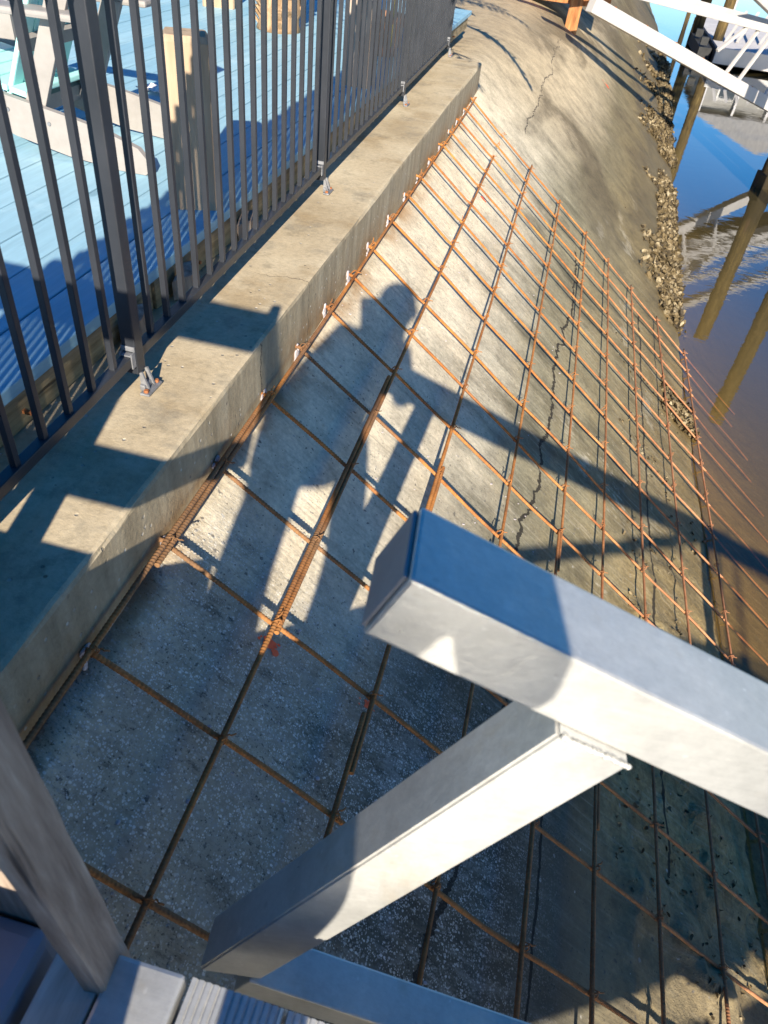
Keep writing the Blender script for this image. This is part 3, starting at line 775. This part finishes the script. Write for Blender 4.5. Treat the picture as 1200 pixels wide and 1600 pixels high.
# sheared ends so that the brace butts against both rails
def brace(bm, p0, e, g_, w, f, t, zlo, zhi):
    """near-face lower edge p0+e*s; ends trimmed at the planes of the rails"""
    pts = []
    for off in (0, 1):
        for pl, nn in zlo, zhi:
            q = p0 + g_*w*off; s = (pl - q).dot(nn)/e.dot(nn); pts.append(q + e*s)
    a, b, c, d = pts[0], pts[1], pts[3], pts[2]
    near = [bm.verts.new(v) for v in (a, b, c, d)]; farv = [bm.verts.new(v + f*t) for v in (a, b, c, d)]
    bm.faces.new(near); bm.faces.new(farv[::-1])
    for i in range(4): bm.faces.new((near[i], farv[i], farv[(i+1)%4], near[(i+1)%4]))
    bmesh.ops.recalc_face_normals(bm, faces=bm.faces)
    bmesh.ops.bevel(bm, geom=list(bm.edges), offset=.003, segments=2, affect='EDGES')
brace(bm, pb, E_, G_, .077, F_, .070, (B0 + NN*-.002 - U*.0, V((0,0,1))), (RIDGE - NN*(TB+.0005), NN))
link('brace', bm, M['alu'], g)
# weld beads
bm = bmesh.new()
def weld(a, b, r=.0026, n=48):
    a, b = V(a), V(b)
    for i in range(n):
        p = a.lerp(b, (i+.5)/n) + V((random.uniform(-1,1), random.uniform(-1,1), random.uniform(-1,1)))*.0008
        bmesh.ops.create_icosphere(bm, subdivisions=1, radius=r*random.uniform(.85,1.15), matrix=Matrix.Translation(p) @ Matrix.Diagonal((1.2,1,1,1)))
def on_under(p, e):   # where the brace edge meets the underside of the top rail
    q = RIDGE - NN*TB; return p + e*((q - p).dot(NN)/e.dot(NN))
wa, wb = on_under(pb, E_), on_under(pb + G_*.077, E_)
weld((wa - W*.001).lerp(wb - W*.001, .02), (wa - W*.001).lerp(wb - W*.001, .95))
link('weld_bead', bm, M['alu'], g, smooth=True)
# next braces and verticals, further down the ramp and on the near side
SIDE = -W*1.02
def chordpt(s, side=False, low=False):
    p = RIDGE + U*s + W*TB*.5 - NN*TB*.5
    if low: p = p + V((0,0,-.72))
    if side: p = p + SIDE
    return p
for side in (False, True):
    for s0, s1 in ((1.75, 2.15), (3.2, 3.6), (4.5, 4.9)):
        bm = bmesh.new(); beam(bm, chordpt(s0, side, True), chordpt(s1, side), .07, .07); link('brace', bm, M['alu'], g)
bm = bmesh.new(); prism(bm, RIDGE + SIDE - NN*TB + U*.28, U*(LEN-.28), W*TB, NN*TB, bevel=.003); link('top_rail', bm, M['alu'], g)
bm = bmesh.new(); prism(bm, B0 + SIDE - NN*TB + U*.9, U*(LEN-.9), W*TB, NN*TB, bevel=.003); link('bottom_rail', bm, M['alu'], g)
# unseen solid panel added on the near side to shade the slope
bm = bmesh.new(); a = RIDGE + SIDE + U*.40 - NN*(TB+.001) + W*.02
prism(bm, a, U*3.6, W*.012, V((0,0,-.67))); link('shade_panel', bm, M['alu'], g)
bm = bmesh.new(); tube(bm, [(1.15,-.55,.42),(1.43,-.52,.385),(2.86,-.38,.18),(3.1,-.36,.14)], .026, 12); link('handrail', bm, M['alu'], g)  # unseen tube added to cast the slanting shadow band on the slope
bm = bmesh.new(); beam(bm, (2.90,-.38,.16), (2.66,-.40,-.27), .035, .035); link('shadow_strut', bm, M['alu'], g)  # added for the upright shadow line below that band
bm = bmesh.new(); beam(bm, (1.17,-.55,.41), (1.17,-.60,.34), .03, .03); link('shadow_strut', bm, M['alu'], g)
# ramp deck
bm = bmesh.new(); a = RIDGE + SIDE + U*.55 + W*(TB+.02) + V((0,0,-.76))
for i in range(int(3.6/.155)):
    prism(bm, a + U*.155*i, U*.150, W*(1.02-TB-.10), NN*.03, bevel=.003)
link('tread', bm, M['alu'], g)

# ------------------------------------------------------------------ landing the photographer stands on
LZ = .0105
def plate(name, lab, x0, x1, y0, y1, z0, z1, mat, cat, bev=.006):
    bm = bmesh.new(); prism(bm, (x0, y0, z0), (x1-x0, 0, 0), (0, y1-y0, 0), (0, 0, z1-z0), bevel=bev)
    return link(name, bm, mat, label=lab, cat=cat)
root = empty('landing_deck', 'ribbed aluminium landing deck at the bottom edge of the picture', 'deck')
bm = bmesh.new()
for i in range(6):
    x0 = .4427 + i*.115
    n = 12; w = .1135
    pts = [(x0, LZ-.025)]
    for k in range(n):
        a = x0 + .004 + (w-.008)*k/n; b = (w-.008)/n
        pts += [(a, LZ), (a + b*.62, LZ), (a + b*.70, LZ-.0028), (a + b*.92, LZ-.0028)]
    pts += [(x0+w-.004, LZ), (x0+w, LZ-.003), (x0+w, LZ-.025)]
    vf = [bm.verts.new((x, .2265 - (x-.4427)*.02, z)) for x, z in pts]; vb_ = [bm.verts.new((x, -1.4, z)) for x, z in pts]
    bm.faces.new(vf[::-1]); bm.faces.new(vb_)
    for q in range(len(pts)): bm.faces.new((vf[q], vf[(q+1)%len(pts)], vb_[(q+1)%len(pts)], vb_[q]))
bmesh.ops.recalc_face_normals(bm, faces=bm.faces)
link('ribbed_planks', bm, M['alu'], root)
bm = bmesh.new(); prism(bm, (.3558, -1.4, LZ-.025), (.0839,0,0), (0,1.625,0), (0,0,.031), bevel=.005); link('edge_plate', bm, M['alu'], root)
bm = bmesh.new(); prism(bm, (.30, -1.4, LZ-.13), (.83,0,0), (0,1.60,0), (0,0,.10)); link('joist_frame', bm, M['alu'], root)
plate('pine_board', 'bleached pine board lying beside the aluminium edge plate at the bottom left', .2885, .3513, -1.3, .2137, LZ-.022, LZ-.002, M['plank'], 'board', .003)
plate('storage_box', 'smooth blue grey box lid with a rounded edge in the bottom left corner', -.30, .274, -1.2, .2265, -.25, LZ+.014, M['box'], 'box', .016)
plate('steel_strap', 'flat dark steel strap lying across behind the blue grey box lid', -.12, .270, .2355, .2480, LZ-.04, LZ+.005, M['cast'], 'strap', .002)
# railing: weathered post at the lower left edge of the picture, boards running left from it
root = empty('wooden_railing', 'weathered wooden railing post with a knot rising at the lower left edge', 'railing')
bm = bmesh.new(); rr = []; nb = 30
for i in range(nb+1):
    z = .90*i/nb; rr.append([bm.verts.new((x + .0014*fb(V((i*.4, x*50, y*50))), y + .0014*fb(V((i*.4, x*50, y*50+9))), z)) for x, y in ((-.011,-.027),(.011,-.027),(.014,-.024),(.014,.024),(.011,.027),(-.011,.027),(-.014,.024),(-.014,-.024))])
for a, b in zip(rr, rr[1:]):
    for k in range(8): bm.faces.new((a[k], a[(k+1)%8], b[(k+1)%8], b[k]))
bm.faces.new(rr[0][::-1]); bm.faces.new(rr[-1])
po = link('post', bm, M['oldwood'], root)
po.matrix_local = Matrix.Translation((.352, .2110, -.10)) @ Matrix.Rotation(-.050, 4, 'Y') @ Matrix.Rotation(.10, 4, 'Z')
for z0, z1 in ((.700, .800), (.380, .450)):
    bm = bmesh.new(); box(bm, (-.75, .150, z0), (.30, .182, z1), bevel=.003); link('railing_board', bm, M['oldwood'], root)
bm = bmesh.new(); box(bm, (-.045, .184, .004), (.020, .212, .79), bevel=.003); link('baluster', bm, M['oldwood'], root)
bm = bmesh.new(); prism(bm, (-.75, .2285, .004), (.86,0,0), (0,.022,0), (0,0,.266)); prism(bm, (.111, .2285, .004), (.05,0,0), (0,.022,0), (0,0,.235)); prism(bm, (.162, .2285, .0), (.10,0,0), (0,.022,0), (0,0,.155)); link('shade_board', bm, M['oldwood'], root)  # unseen stepped board, shaped to shade the cap, wall and slope

root = empty('shade_case', 'unseen grey case added on the landing to shade the box lid', 'case')  # out-of-view case, added to keep the sun off the box lid
bm = bmesh.new(); box(bm, (-.28, -.66, .027), (.427, -.352, .33), bevel=.012); link('case_body', bm, M['box'], root)
bm = bmesh.new(); box(bm, (-.283, -.663, .332), (.430, -.349, .40), bevel=.012); link('lid', bm, M['box'], root)
bm = bmesh.new(); tube(bm, [(-.06,-.50,.398),(-.05,-.50,.43),(.13,-.50,.43),(.14,-.50,.398)], .009, 8); link('handle', bm, M['black'], root)

# ------------------------------------------------------------------ photographer (seen as a shadow)
def skin_obj(name, verts, edges, radii, mat, parent=None, rootv=0, sub=2):
    me = bpy.data.meshes.new(name); me.from_pydata([tuple(v) for v in verts], edges, [])
    o = bpy.data.objects.new(name, me); col.objects.link(o); me.materials.append(mat)
    if parent: o.parent = parent
    sk = o.modifiers.new('skin', 'SKIN'); sk.use_smooth_shade = True
    for i, r in enumerate(radii):
        s = me.skin_vertices[0].data[i]; rx, ry = (r if isinstance(r, tuple) else (r, r)); s.radius = (rx, ry); s.use_root = (i == rootv)
    ss = o.modifiers.new('sub', 'SUBSURF'); ss.levels = sub; ss.render_levels = sub
    return o
FZ = LZ+.002; PX, PY = .64, -.38
J = dict(pelvis=(.615,PY,.705), waist=(.650,PY-.005,.80), chest=(.695,PY,.915), neck0=(.762,PY+.01,1.005), neck=(.795,PY+.02,1.070), skull=(.815,PY+.03,1.165), crown=(.818,PY+.02,1.222),
         shl=(.630,PY-.01,1.015), ell=(.478,PY+.02,.775), wrl=(.440,PY+.06,.56),
         shr=(.830,PY+.02,.975), elr=(.845,PY+.06,.80), wrr=(.735,-.04,.86),
         hl=(.510,PY,.665), kl=(.452,PY+.02,.40), al=(.452,PY-.01,FZ+.06), tl=(.440,PY+.12,FZ+.022),
         hr=(.698,PY,.665), kr=(.692,PY+.02,.40), ar=(.585,PY+.0,FZ+.06), tr=(.595,PY+.13,FZ+.022))
names = list(J); verts = [V(J[n]) for n in names]; ix = {n: i for i, n in enumerate(names)}
E2 = [('pelvis','waist'),('waist','chest'),('chest','neck0'),('neck0','neck'),('neck','skull'),('skull','crown'),('neck0','shl'),('shl','ell'),('ell','wrl'),('neck0','shr'),('shr','elr'),('elr','wrr'),
      ('pelvis','hl'),('hl','kl'),('kl','al'),('al','tl'),('pelvis','hr'),('hr','kr'),('kr','ar'),('ar','tr')]
edges = [(ix[a], ix[b]) for a, b in E2]
rad = dict(pelvis=(.078,.075), waist=(.100,.075), chest=(.132,.095), neck0=.066, neck=.046, skull=(.070,.085), crown=(.055,.068), shl=.062, ell=.048, wrl=.030, shr=.052, elr=.034, wrr=.023,
           hl=.064, kl=.056, al=.044, tl=.026, hr=.048, kr=.043, ar=.034, tr=.026)
radii = [rad[n] for n in names]
def hand(wrist, palmdir, fdir, thumb, curl):
    w = V(wrist); f = V(fdir).normalized(); s = V(palmdir).normalized()
    verts.append(w + f*.045); radii.append(.021); p = len(verts)-1; edges.append((names.index('wrl') if w == V(J['wrl']) else names.index('wrr'), p))
    for k, (o, L) in enumerate(((-.024,.068), (-.008,.078), (.009,.072), (.025,.056))):
        b = w + f*.078 + s*o; verts.append(b); radii.append(.010); edges.append((p, len(verts)-1))
        d = f.copy(); q = b
        for i in range(3):
            d = (d + V(curl)*.35).normalized(); q = q + d*L/3; verts.append(q); radii.append(.0085-.0008*i); edges.append((len(verts)-2, len(verts)-1))
    t = w + f*.03 + s*-.034; verts.append(t); radii.append(.012); edges.append((p, len(verts)-1))
    for i in range(2):
        t = t + (f*.5 + V(thumb)).normalized()*.028; verts.append(t); radii.append(.010-.001*i); edges.append((len(verts)-2, len(verts)-1))
hand(J['wrl'], (0,-1,0), (.02,.05,-1), (0,-.6,0), (.5,.2,0))
PH = CAM - FW*.012                           # back of the phone just behind the lens
hand(J['wrr'], (0,.5,.8), (-.35,.55,.55), (-.4,.2,.7), (-.7,.0,.1))
person = skin_obj('person', verts, edges, radii, M['skin'])
tag(person, 'person in a navy jacket and grey trousers standing on the landing, photographing with a phone', 'person')
def sub_skin(name, chain, grow, mat):
    ns = sorted({n for e in chain for n in e}, key=names.index); vi = {n: i for i, n in enumerate(ns)}
    g2 = lambda r: tuple(x*grow+.004 for x in r) if isinstance(r, tuple) else r*grow+.006
    return skin_obj(name, [V(J[n]) for n in ns], [(vi[a], vi[b]) for a, b in chain], [g2(rad[n]) for n in ns], mat, person)
J2 = dict(J); 
for a in ('wrl','wrr'):
    e = 'el' + a[-1]; J[a] = V(J[a]).lerp(V(J[e]), .12)
sub_skin('jacket', [('pelvis','waist'),('waist','chest'),('chest','neck0'),('neck0','shl'),('shl','ell'),('ell','wrl'),('neck0','shr'),('shr','elr'),('elr','wrr')], 1.1, M['cloth'])
sub_skin('trousers', [('pelvis','hl'),('hl','kl'),('kl','al'),('pelvis','hr'),('hr','kr'),('kr','ar')], 1.1, M['denim'])
for sd in 'lr':
    bm = bmesh.new(); a, t_ = V(J['a'+sd]), V(J['t'+sd])
    rr = tube(bm, [a+V((0,-.05,-.03)), a+V((0,-.03,-.02)), a.lerp(t_,.5)+V((0,0,-.005)), t_, t_+V((0,.05,-.004))], [.025,.043,.044,.036,.018], 12)
    for v in bm.verts: v.co.z = max(v.co.z, FZ)
    link('shoe', bm, M['black'], person, smooth=True)
hc = V(J['skull'])
bm = bmesh.new(); bmesh.ops.create_uvsphere(bm, u_segments=28, v_segments=18, radius=1, matrix=Matrix.Translation(hc + V((0,-.018,.022))) @ Matrix.Diagonal((.081,.094,.088,1)))
bmesh.ops.delete(bm, geom=[v for v in bm.verts if v.co.y > hc.y+.052 and v.co.z < hc.z+.062 or v.co.z < hc.z-.05], context='VERTS')
for v in bm.verts: v.co += (v.co-hc).normalized()*.004*fb(v.co*60)
link('hair', bm, M['hair'], person, smooth=True)
for sx in (-1, 1):
    for nm, off, sc3, mt in (('eye', (.030*sx,.079,.004), (.012,.008,.0085), 'white'), ('iris', (.030*sx,.0855,.003), (.0052,.003,.0052), 'black'), ('ear', (.076*sx,-.005,-.005), (.009,.020,.031), 'skin')):
        bm = bmesh.new(); bmesh.ops.create_uvsphere(bm, u_segments=12, v_segments=8, radius=1, matrix=Matrix.Translation(hc+V(off)) @ Matrix.Diagonal((*sc3,1))); link(nm, bm, M[mt], person, smooth=True)
bm = bmesh.new(); tube(bm, [hc+V((0,.082,.012)), hc+V((0,.098,-.012)), hc+V((0,.104,-.026)), hc+V((0,.086,-.036))], [.006,.010,.014,.006], 10); link('nose', bm, M['skin'], person, smooth=True)
bm = bmesh.new(); tube(bm, [hc+V((-.022,.075,-.060)), hc+V((0,.084,-.058)), hc+V((.022,.075,-.060))], [.003,.006,.003], 8); link('mouth', bm, M['pot'], person, smooth=True)
# phone, screen towards the face; lens sits at the camera
root = empty('phone', 'black smartphone held up in front of the photographer', 'phone')
bm = bmesh.new(); cpt = PH - FW*.008 + DN*.045 - RT*.0
prism(bm, cpt - RT*.037 - DN*.078, RT*.074, DN*.156, FW*-.008, bevel=.003); link('phone_body', bm, M['black'], root)
bm = bmesh.new(); prism(bm, cpt - RT*.034 - DN*.074 - FW*.0095, RT*.068, DN*.148, FW*-.0006); link('screen', bm, M['glass'], root)

# ------------------------------------------------------------------ second gangway, far, with its landing
P0, P1 = V((.66, 10.0, .05)), V((4.6, 13.33, -1.45))
g2 = empty('white_gangway', 'white truss gangway going down to the far floating dock', 'gangway')
d2 = (P1-P0); u2 = d2.normalized(); s2 = u2.cross(V((0,0,1))).normalized(); off2 = -s2*1.15
bm = bmesh.new(); beam(bm, P0, P1, .12, .15, bevel=.01); link('bottom_rail', bm, M['white'], g2)
T0, T1 = V((1.19,10.44,.155)), V((3.6,12.5,-.21))
for o in (V((0,0,0)), off2*.55+V((0,0,.06))):
    bm = bmesh.new(); beam(bm, T0+o-(T1-T0)*.35, T1+o+(T1-T0)*.4, .07, .085, bevel=.008); link('top_rail', bm, M['white'], g2)
bm = bmesh.new(); beam(bm, (2.4,11.2,.32), (3.5,12.4,-.22), .08, .09, bevel=.008); link('top_rail', bm, M['white'], g2)
for a, b in (((2.62,11.66,-.10), (2.33,11.41,-.36)), ((2.80,11.82,-.12), (2.56,11.61,-.60)), ((3.02,12.0,-.16), (2.74,11.76,-.76)), ((3.5,12.42,-.2), (3.2,12.1,-.95)), ((4.0,12.84,-.3), (3.75,12.6,-1.1))):
    bm = bmesh.new(); beam(bm, V(a), V(b), .035, .035); link('strut', bm, M['white'], g2)
for i in range(9):                          # bolts / cross members seen on the bottom rail
    p = P0.lerp(P1, .06+i*.105); bm = bmesh.new(); beam(bm, p-s2*.065+V((0,0,.079)), p+s2*.065+V((0,0,.079)), .012, .008); link('bolt_strip', bm, M['bolt'], g2)
root = empty('timber_landing', 'orange stained timber landing whose square post stands on the slope, top of the picture', 'landing')
bm = bmesh.new(); box(bm, (.40, 11.42, -.75), (.56, 11.58, .9), bevel=.006); link('post', bm, M['orange'], root)
bm = bmesh.new(); box(bm, (-2.4, 11.585, -.13), (.9, 11.64, .09), bevel=.004); link('rim_board', bm, M['orange'], root)
bm = bmesh.new(); box(bm, (-2.6, 11.642, .05), (1.0, 12.9, .09), bevel=.004); link('landing_boards', bm, M['plank'], root)
bm = bmesh.new(); box(bm, (-2.4, 11.43, .62), (.39, 11.55, .72)); link('handrail', bm, M['orange'], root)

# ------------------------------------------------------------------ floating dock, pilings, boat lift, waterfront house
root = empty('floating_dock', 'white edged floating dock with grey decking on the far water', 'dock')
bm = bmesh.new(); box(bm, (3.62, 20.1, -1.62), (14, 26, -1.36)); link('float', bm, M['black'], root)
bm = bmesh.new(); box(bm, (3.60, 20.03, -1.60), (14, 20.095, -1.29), bevel=.01); link('fascia', bm, M['white'], root)
bm = bmesh.new()
for i in range(36): box(bm, (3.64, 20.11+i*.163, -1.357), (13.9, 20.11+i*.163+.155, -1.315))
link('dock_boards', bm, M['dockgrey'], root)
for i in range(4):
    bm = bmesh.new(); beam(bm, (3.9+i*.28, 21.2+i*.15, -1.31), (4.25+i*.3, 21.9+i*.2, -.75), .05, .05); link('rail_strut', bm, M['white'], root)
bm = bmesh.new(); box(bm, (3.3, 20.6, -1.64), (3.58, 23, -1.40)); box(bm, (3.28, 20.5, -1.35), (3.44, 20.66, -1.2)); box(bm, (3.28, 21.8, -1.35), (3.44, 21.96, -1.2)); link('pile_guide', bm, M['black'], root)
def piling(x, y, r, z1, lab, lean=0.):
    bm = bmesh.new(); n = 24; pts = [(x+lean*(z+2.4), y, z) for z in [-2.4+(z1+2.4)*i/n for i in range(n+1)]]
    tube(bm, pts, [r*(1+.06*fb((i*.6, x, y))+(.14 if pts[i][2] < WATER+.35 else 0)) for i in range(n+1)], 16)
    link('piling', bm, M['pile'], label=lab, cat='piling', group='timber pilings in the water')
piling(3.75, 21.4, .12, 1.9, 'brown timber piling at the front corner of the far floating dock')
piling(3.42, 23.0, .13, 1.7, 'darker timber piling just behind the far dock corner')
piling(3.44, 11.0, .105, .55, 'thick dark timber piling standing in the water at the right edge')
piling(3.60, 9.2, .10, .85, 'timber piling just outside the right edge, mirrored as an olive streak in the near water')
piling(3.05, 22.5, .05, 1.9, 'thin pole in the water left of the far dock')
bm = bmesh.new(); box(bm, (3.28, 10.8, WATER-.1), (4.6, 11.05, WATER+.16)); box(bm, (3.46, 10.5, WATER-.1), (4.4, 10.9, WATER+.05))
link('sunken_timber', bm, M['pile'], label='dark waterlogged timber block against the piling at the right edge', cat='timber')
root = empty('boat_lift', 'boat lift beams over the water, mirrored as brown and white bands', 'boat lift')
for nm, a, b, w, h, m in (('carrier_beam', (2.85,14.4,.4), (7.2,18.8,.4), .34, .30, 'pile'), ('cross_beam', (2.85,13.45,.4), (7.2,18.4,.4), .26, .22, 'white'), ('guide_beam', (2.9,12.25,.4), (6.6,16.9,.4), .07, .09, 'white'), ('guide_beam', (2.85,11.35,.4), (6.6,16.0,.4), .13, .11, 'white')):
    bm = bmesh.new(); beam(bm, a, b, w, h); link(nm, bm, M[m], root)
for x, y in ((6.9,18.5), (6.2,15.5), (6.9, 18.0)):
    bm = bmesh.new(); tube(bm, [(x,y,-2.4),(x,y,1.2)], .12, 12); link('lift_pile', bm, M['pile'], root)
root = empty('waterfront_house', 'pale boathouse across the water, seen only as a reflection', 'house')
bm = bmesh.new(); box(bm, (6.3, 38, -.4), (12.2, 44, 2.3)); link('wall', bm, M['house'], root)
bm = bmesh.new()
for q in ((5.1,37.6), (5.1,44.4)): pass
extr(bm, [(6.0,2.33),(12.6,2.33),(9.3,3.6)], 37.6, 44.4); link('roof', bm, M['roof'], root)
for i in range(3):
    bm = bmesh.new(); box(bm, (6.9+i*1.8, 37.97, .6), (7.7+i*1.8, 37.998, 1.8)); w_ = link('window', bm, M['white'], root)
    bm = bmesh.new(); box(bm, (6.98+i*1.8, 37.95, .68), (7.62+i*1.8, 37.967, 1.72)); link('pane', bm, M['glass'], w_)
for i in range(5):
    bm = bmesh.new(); box(bm, (6.3+i*1.4, 37.7, -2.4), (6.39+i*1.4, 37.79, 2.32)); link('porch_post', bm, M['dockgrey'], root)

# ------------------------------------------------------------------ light, sky, camera
w = bpy.data.worlds.new('World'); sc.world = w; w.use_nodes = True
nt = w.node_tree; nt.nodes.clear()
sky = nt.nodes.new('ShaderNodeTexSky'); sky.sky_type = 'NISHITA'; sky.sun_disc = False
sky.sun_elevation = SUN_EL; sky.sun_rotation = math.radians(168); sky.air_density = 1.0; sky.dust_density = .1; sky.ozone_density = 3.0
bg = nt.nodes.new('ShaderNodeBackground'); bg.inputs[1].default_value = .08
o = nt.nodes.new('ShaderNodeOutputWorld'); hs = nt.nodes.new('ShaderNodeHueSaturation'); hs.inputs['Saturation'].default_value = 1.46; hs.inputs['Hue'].default_value = .508; nt.links.new(sky.outputs[0], hs.inputs['Color']); nt.links.new(hs.outputs[0], bg.inputs[0]); nt.links.new(bg.outputs[0], o.inputs[0])
ld = bpy.data.lights.new('sun', 'SUN'); ld.energy = 5; ld.angle = math.radians(.53); ld.color = (1, .92, .775)
lo = bpy.data.objects.new('sun', ld); col.objects.link(lo); lo.rotation_euler = SDIR.to_track_quat('-Z', 'Y').to_euler()
cd = bpy.data.cameras.new('camera'); cd.sensor_fit = 'HORIZONTAL'; cd.sensor_width = 36; cd.lens = 1134.08/1200*36
cd.clip_start = .005; cd.clip_end = 1000
cd.dof.use_dof = True; cd.dof.focus_distance = 2.4; cd.dof.aperture_fstop = 11
co = bpy.data.objects.new('camera', cd); col.objects.link(co); sc.camera = co
R3 = Matrix((RT, -DN, -FW)).transposed().to_4x4(); co.matrix_world = Matrix.Translation(CAM) @ R3
sc.view_settings.view_transform = 'Standard'; sc.view_settings.look = 'None'; sc.view_settings.gamma = 1; sc.view_settings.exposure = 1.08
sc.render.resolution_x = 768; sc.render.resolution_y = 1024
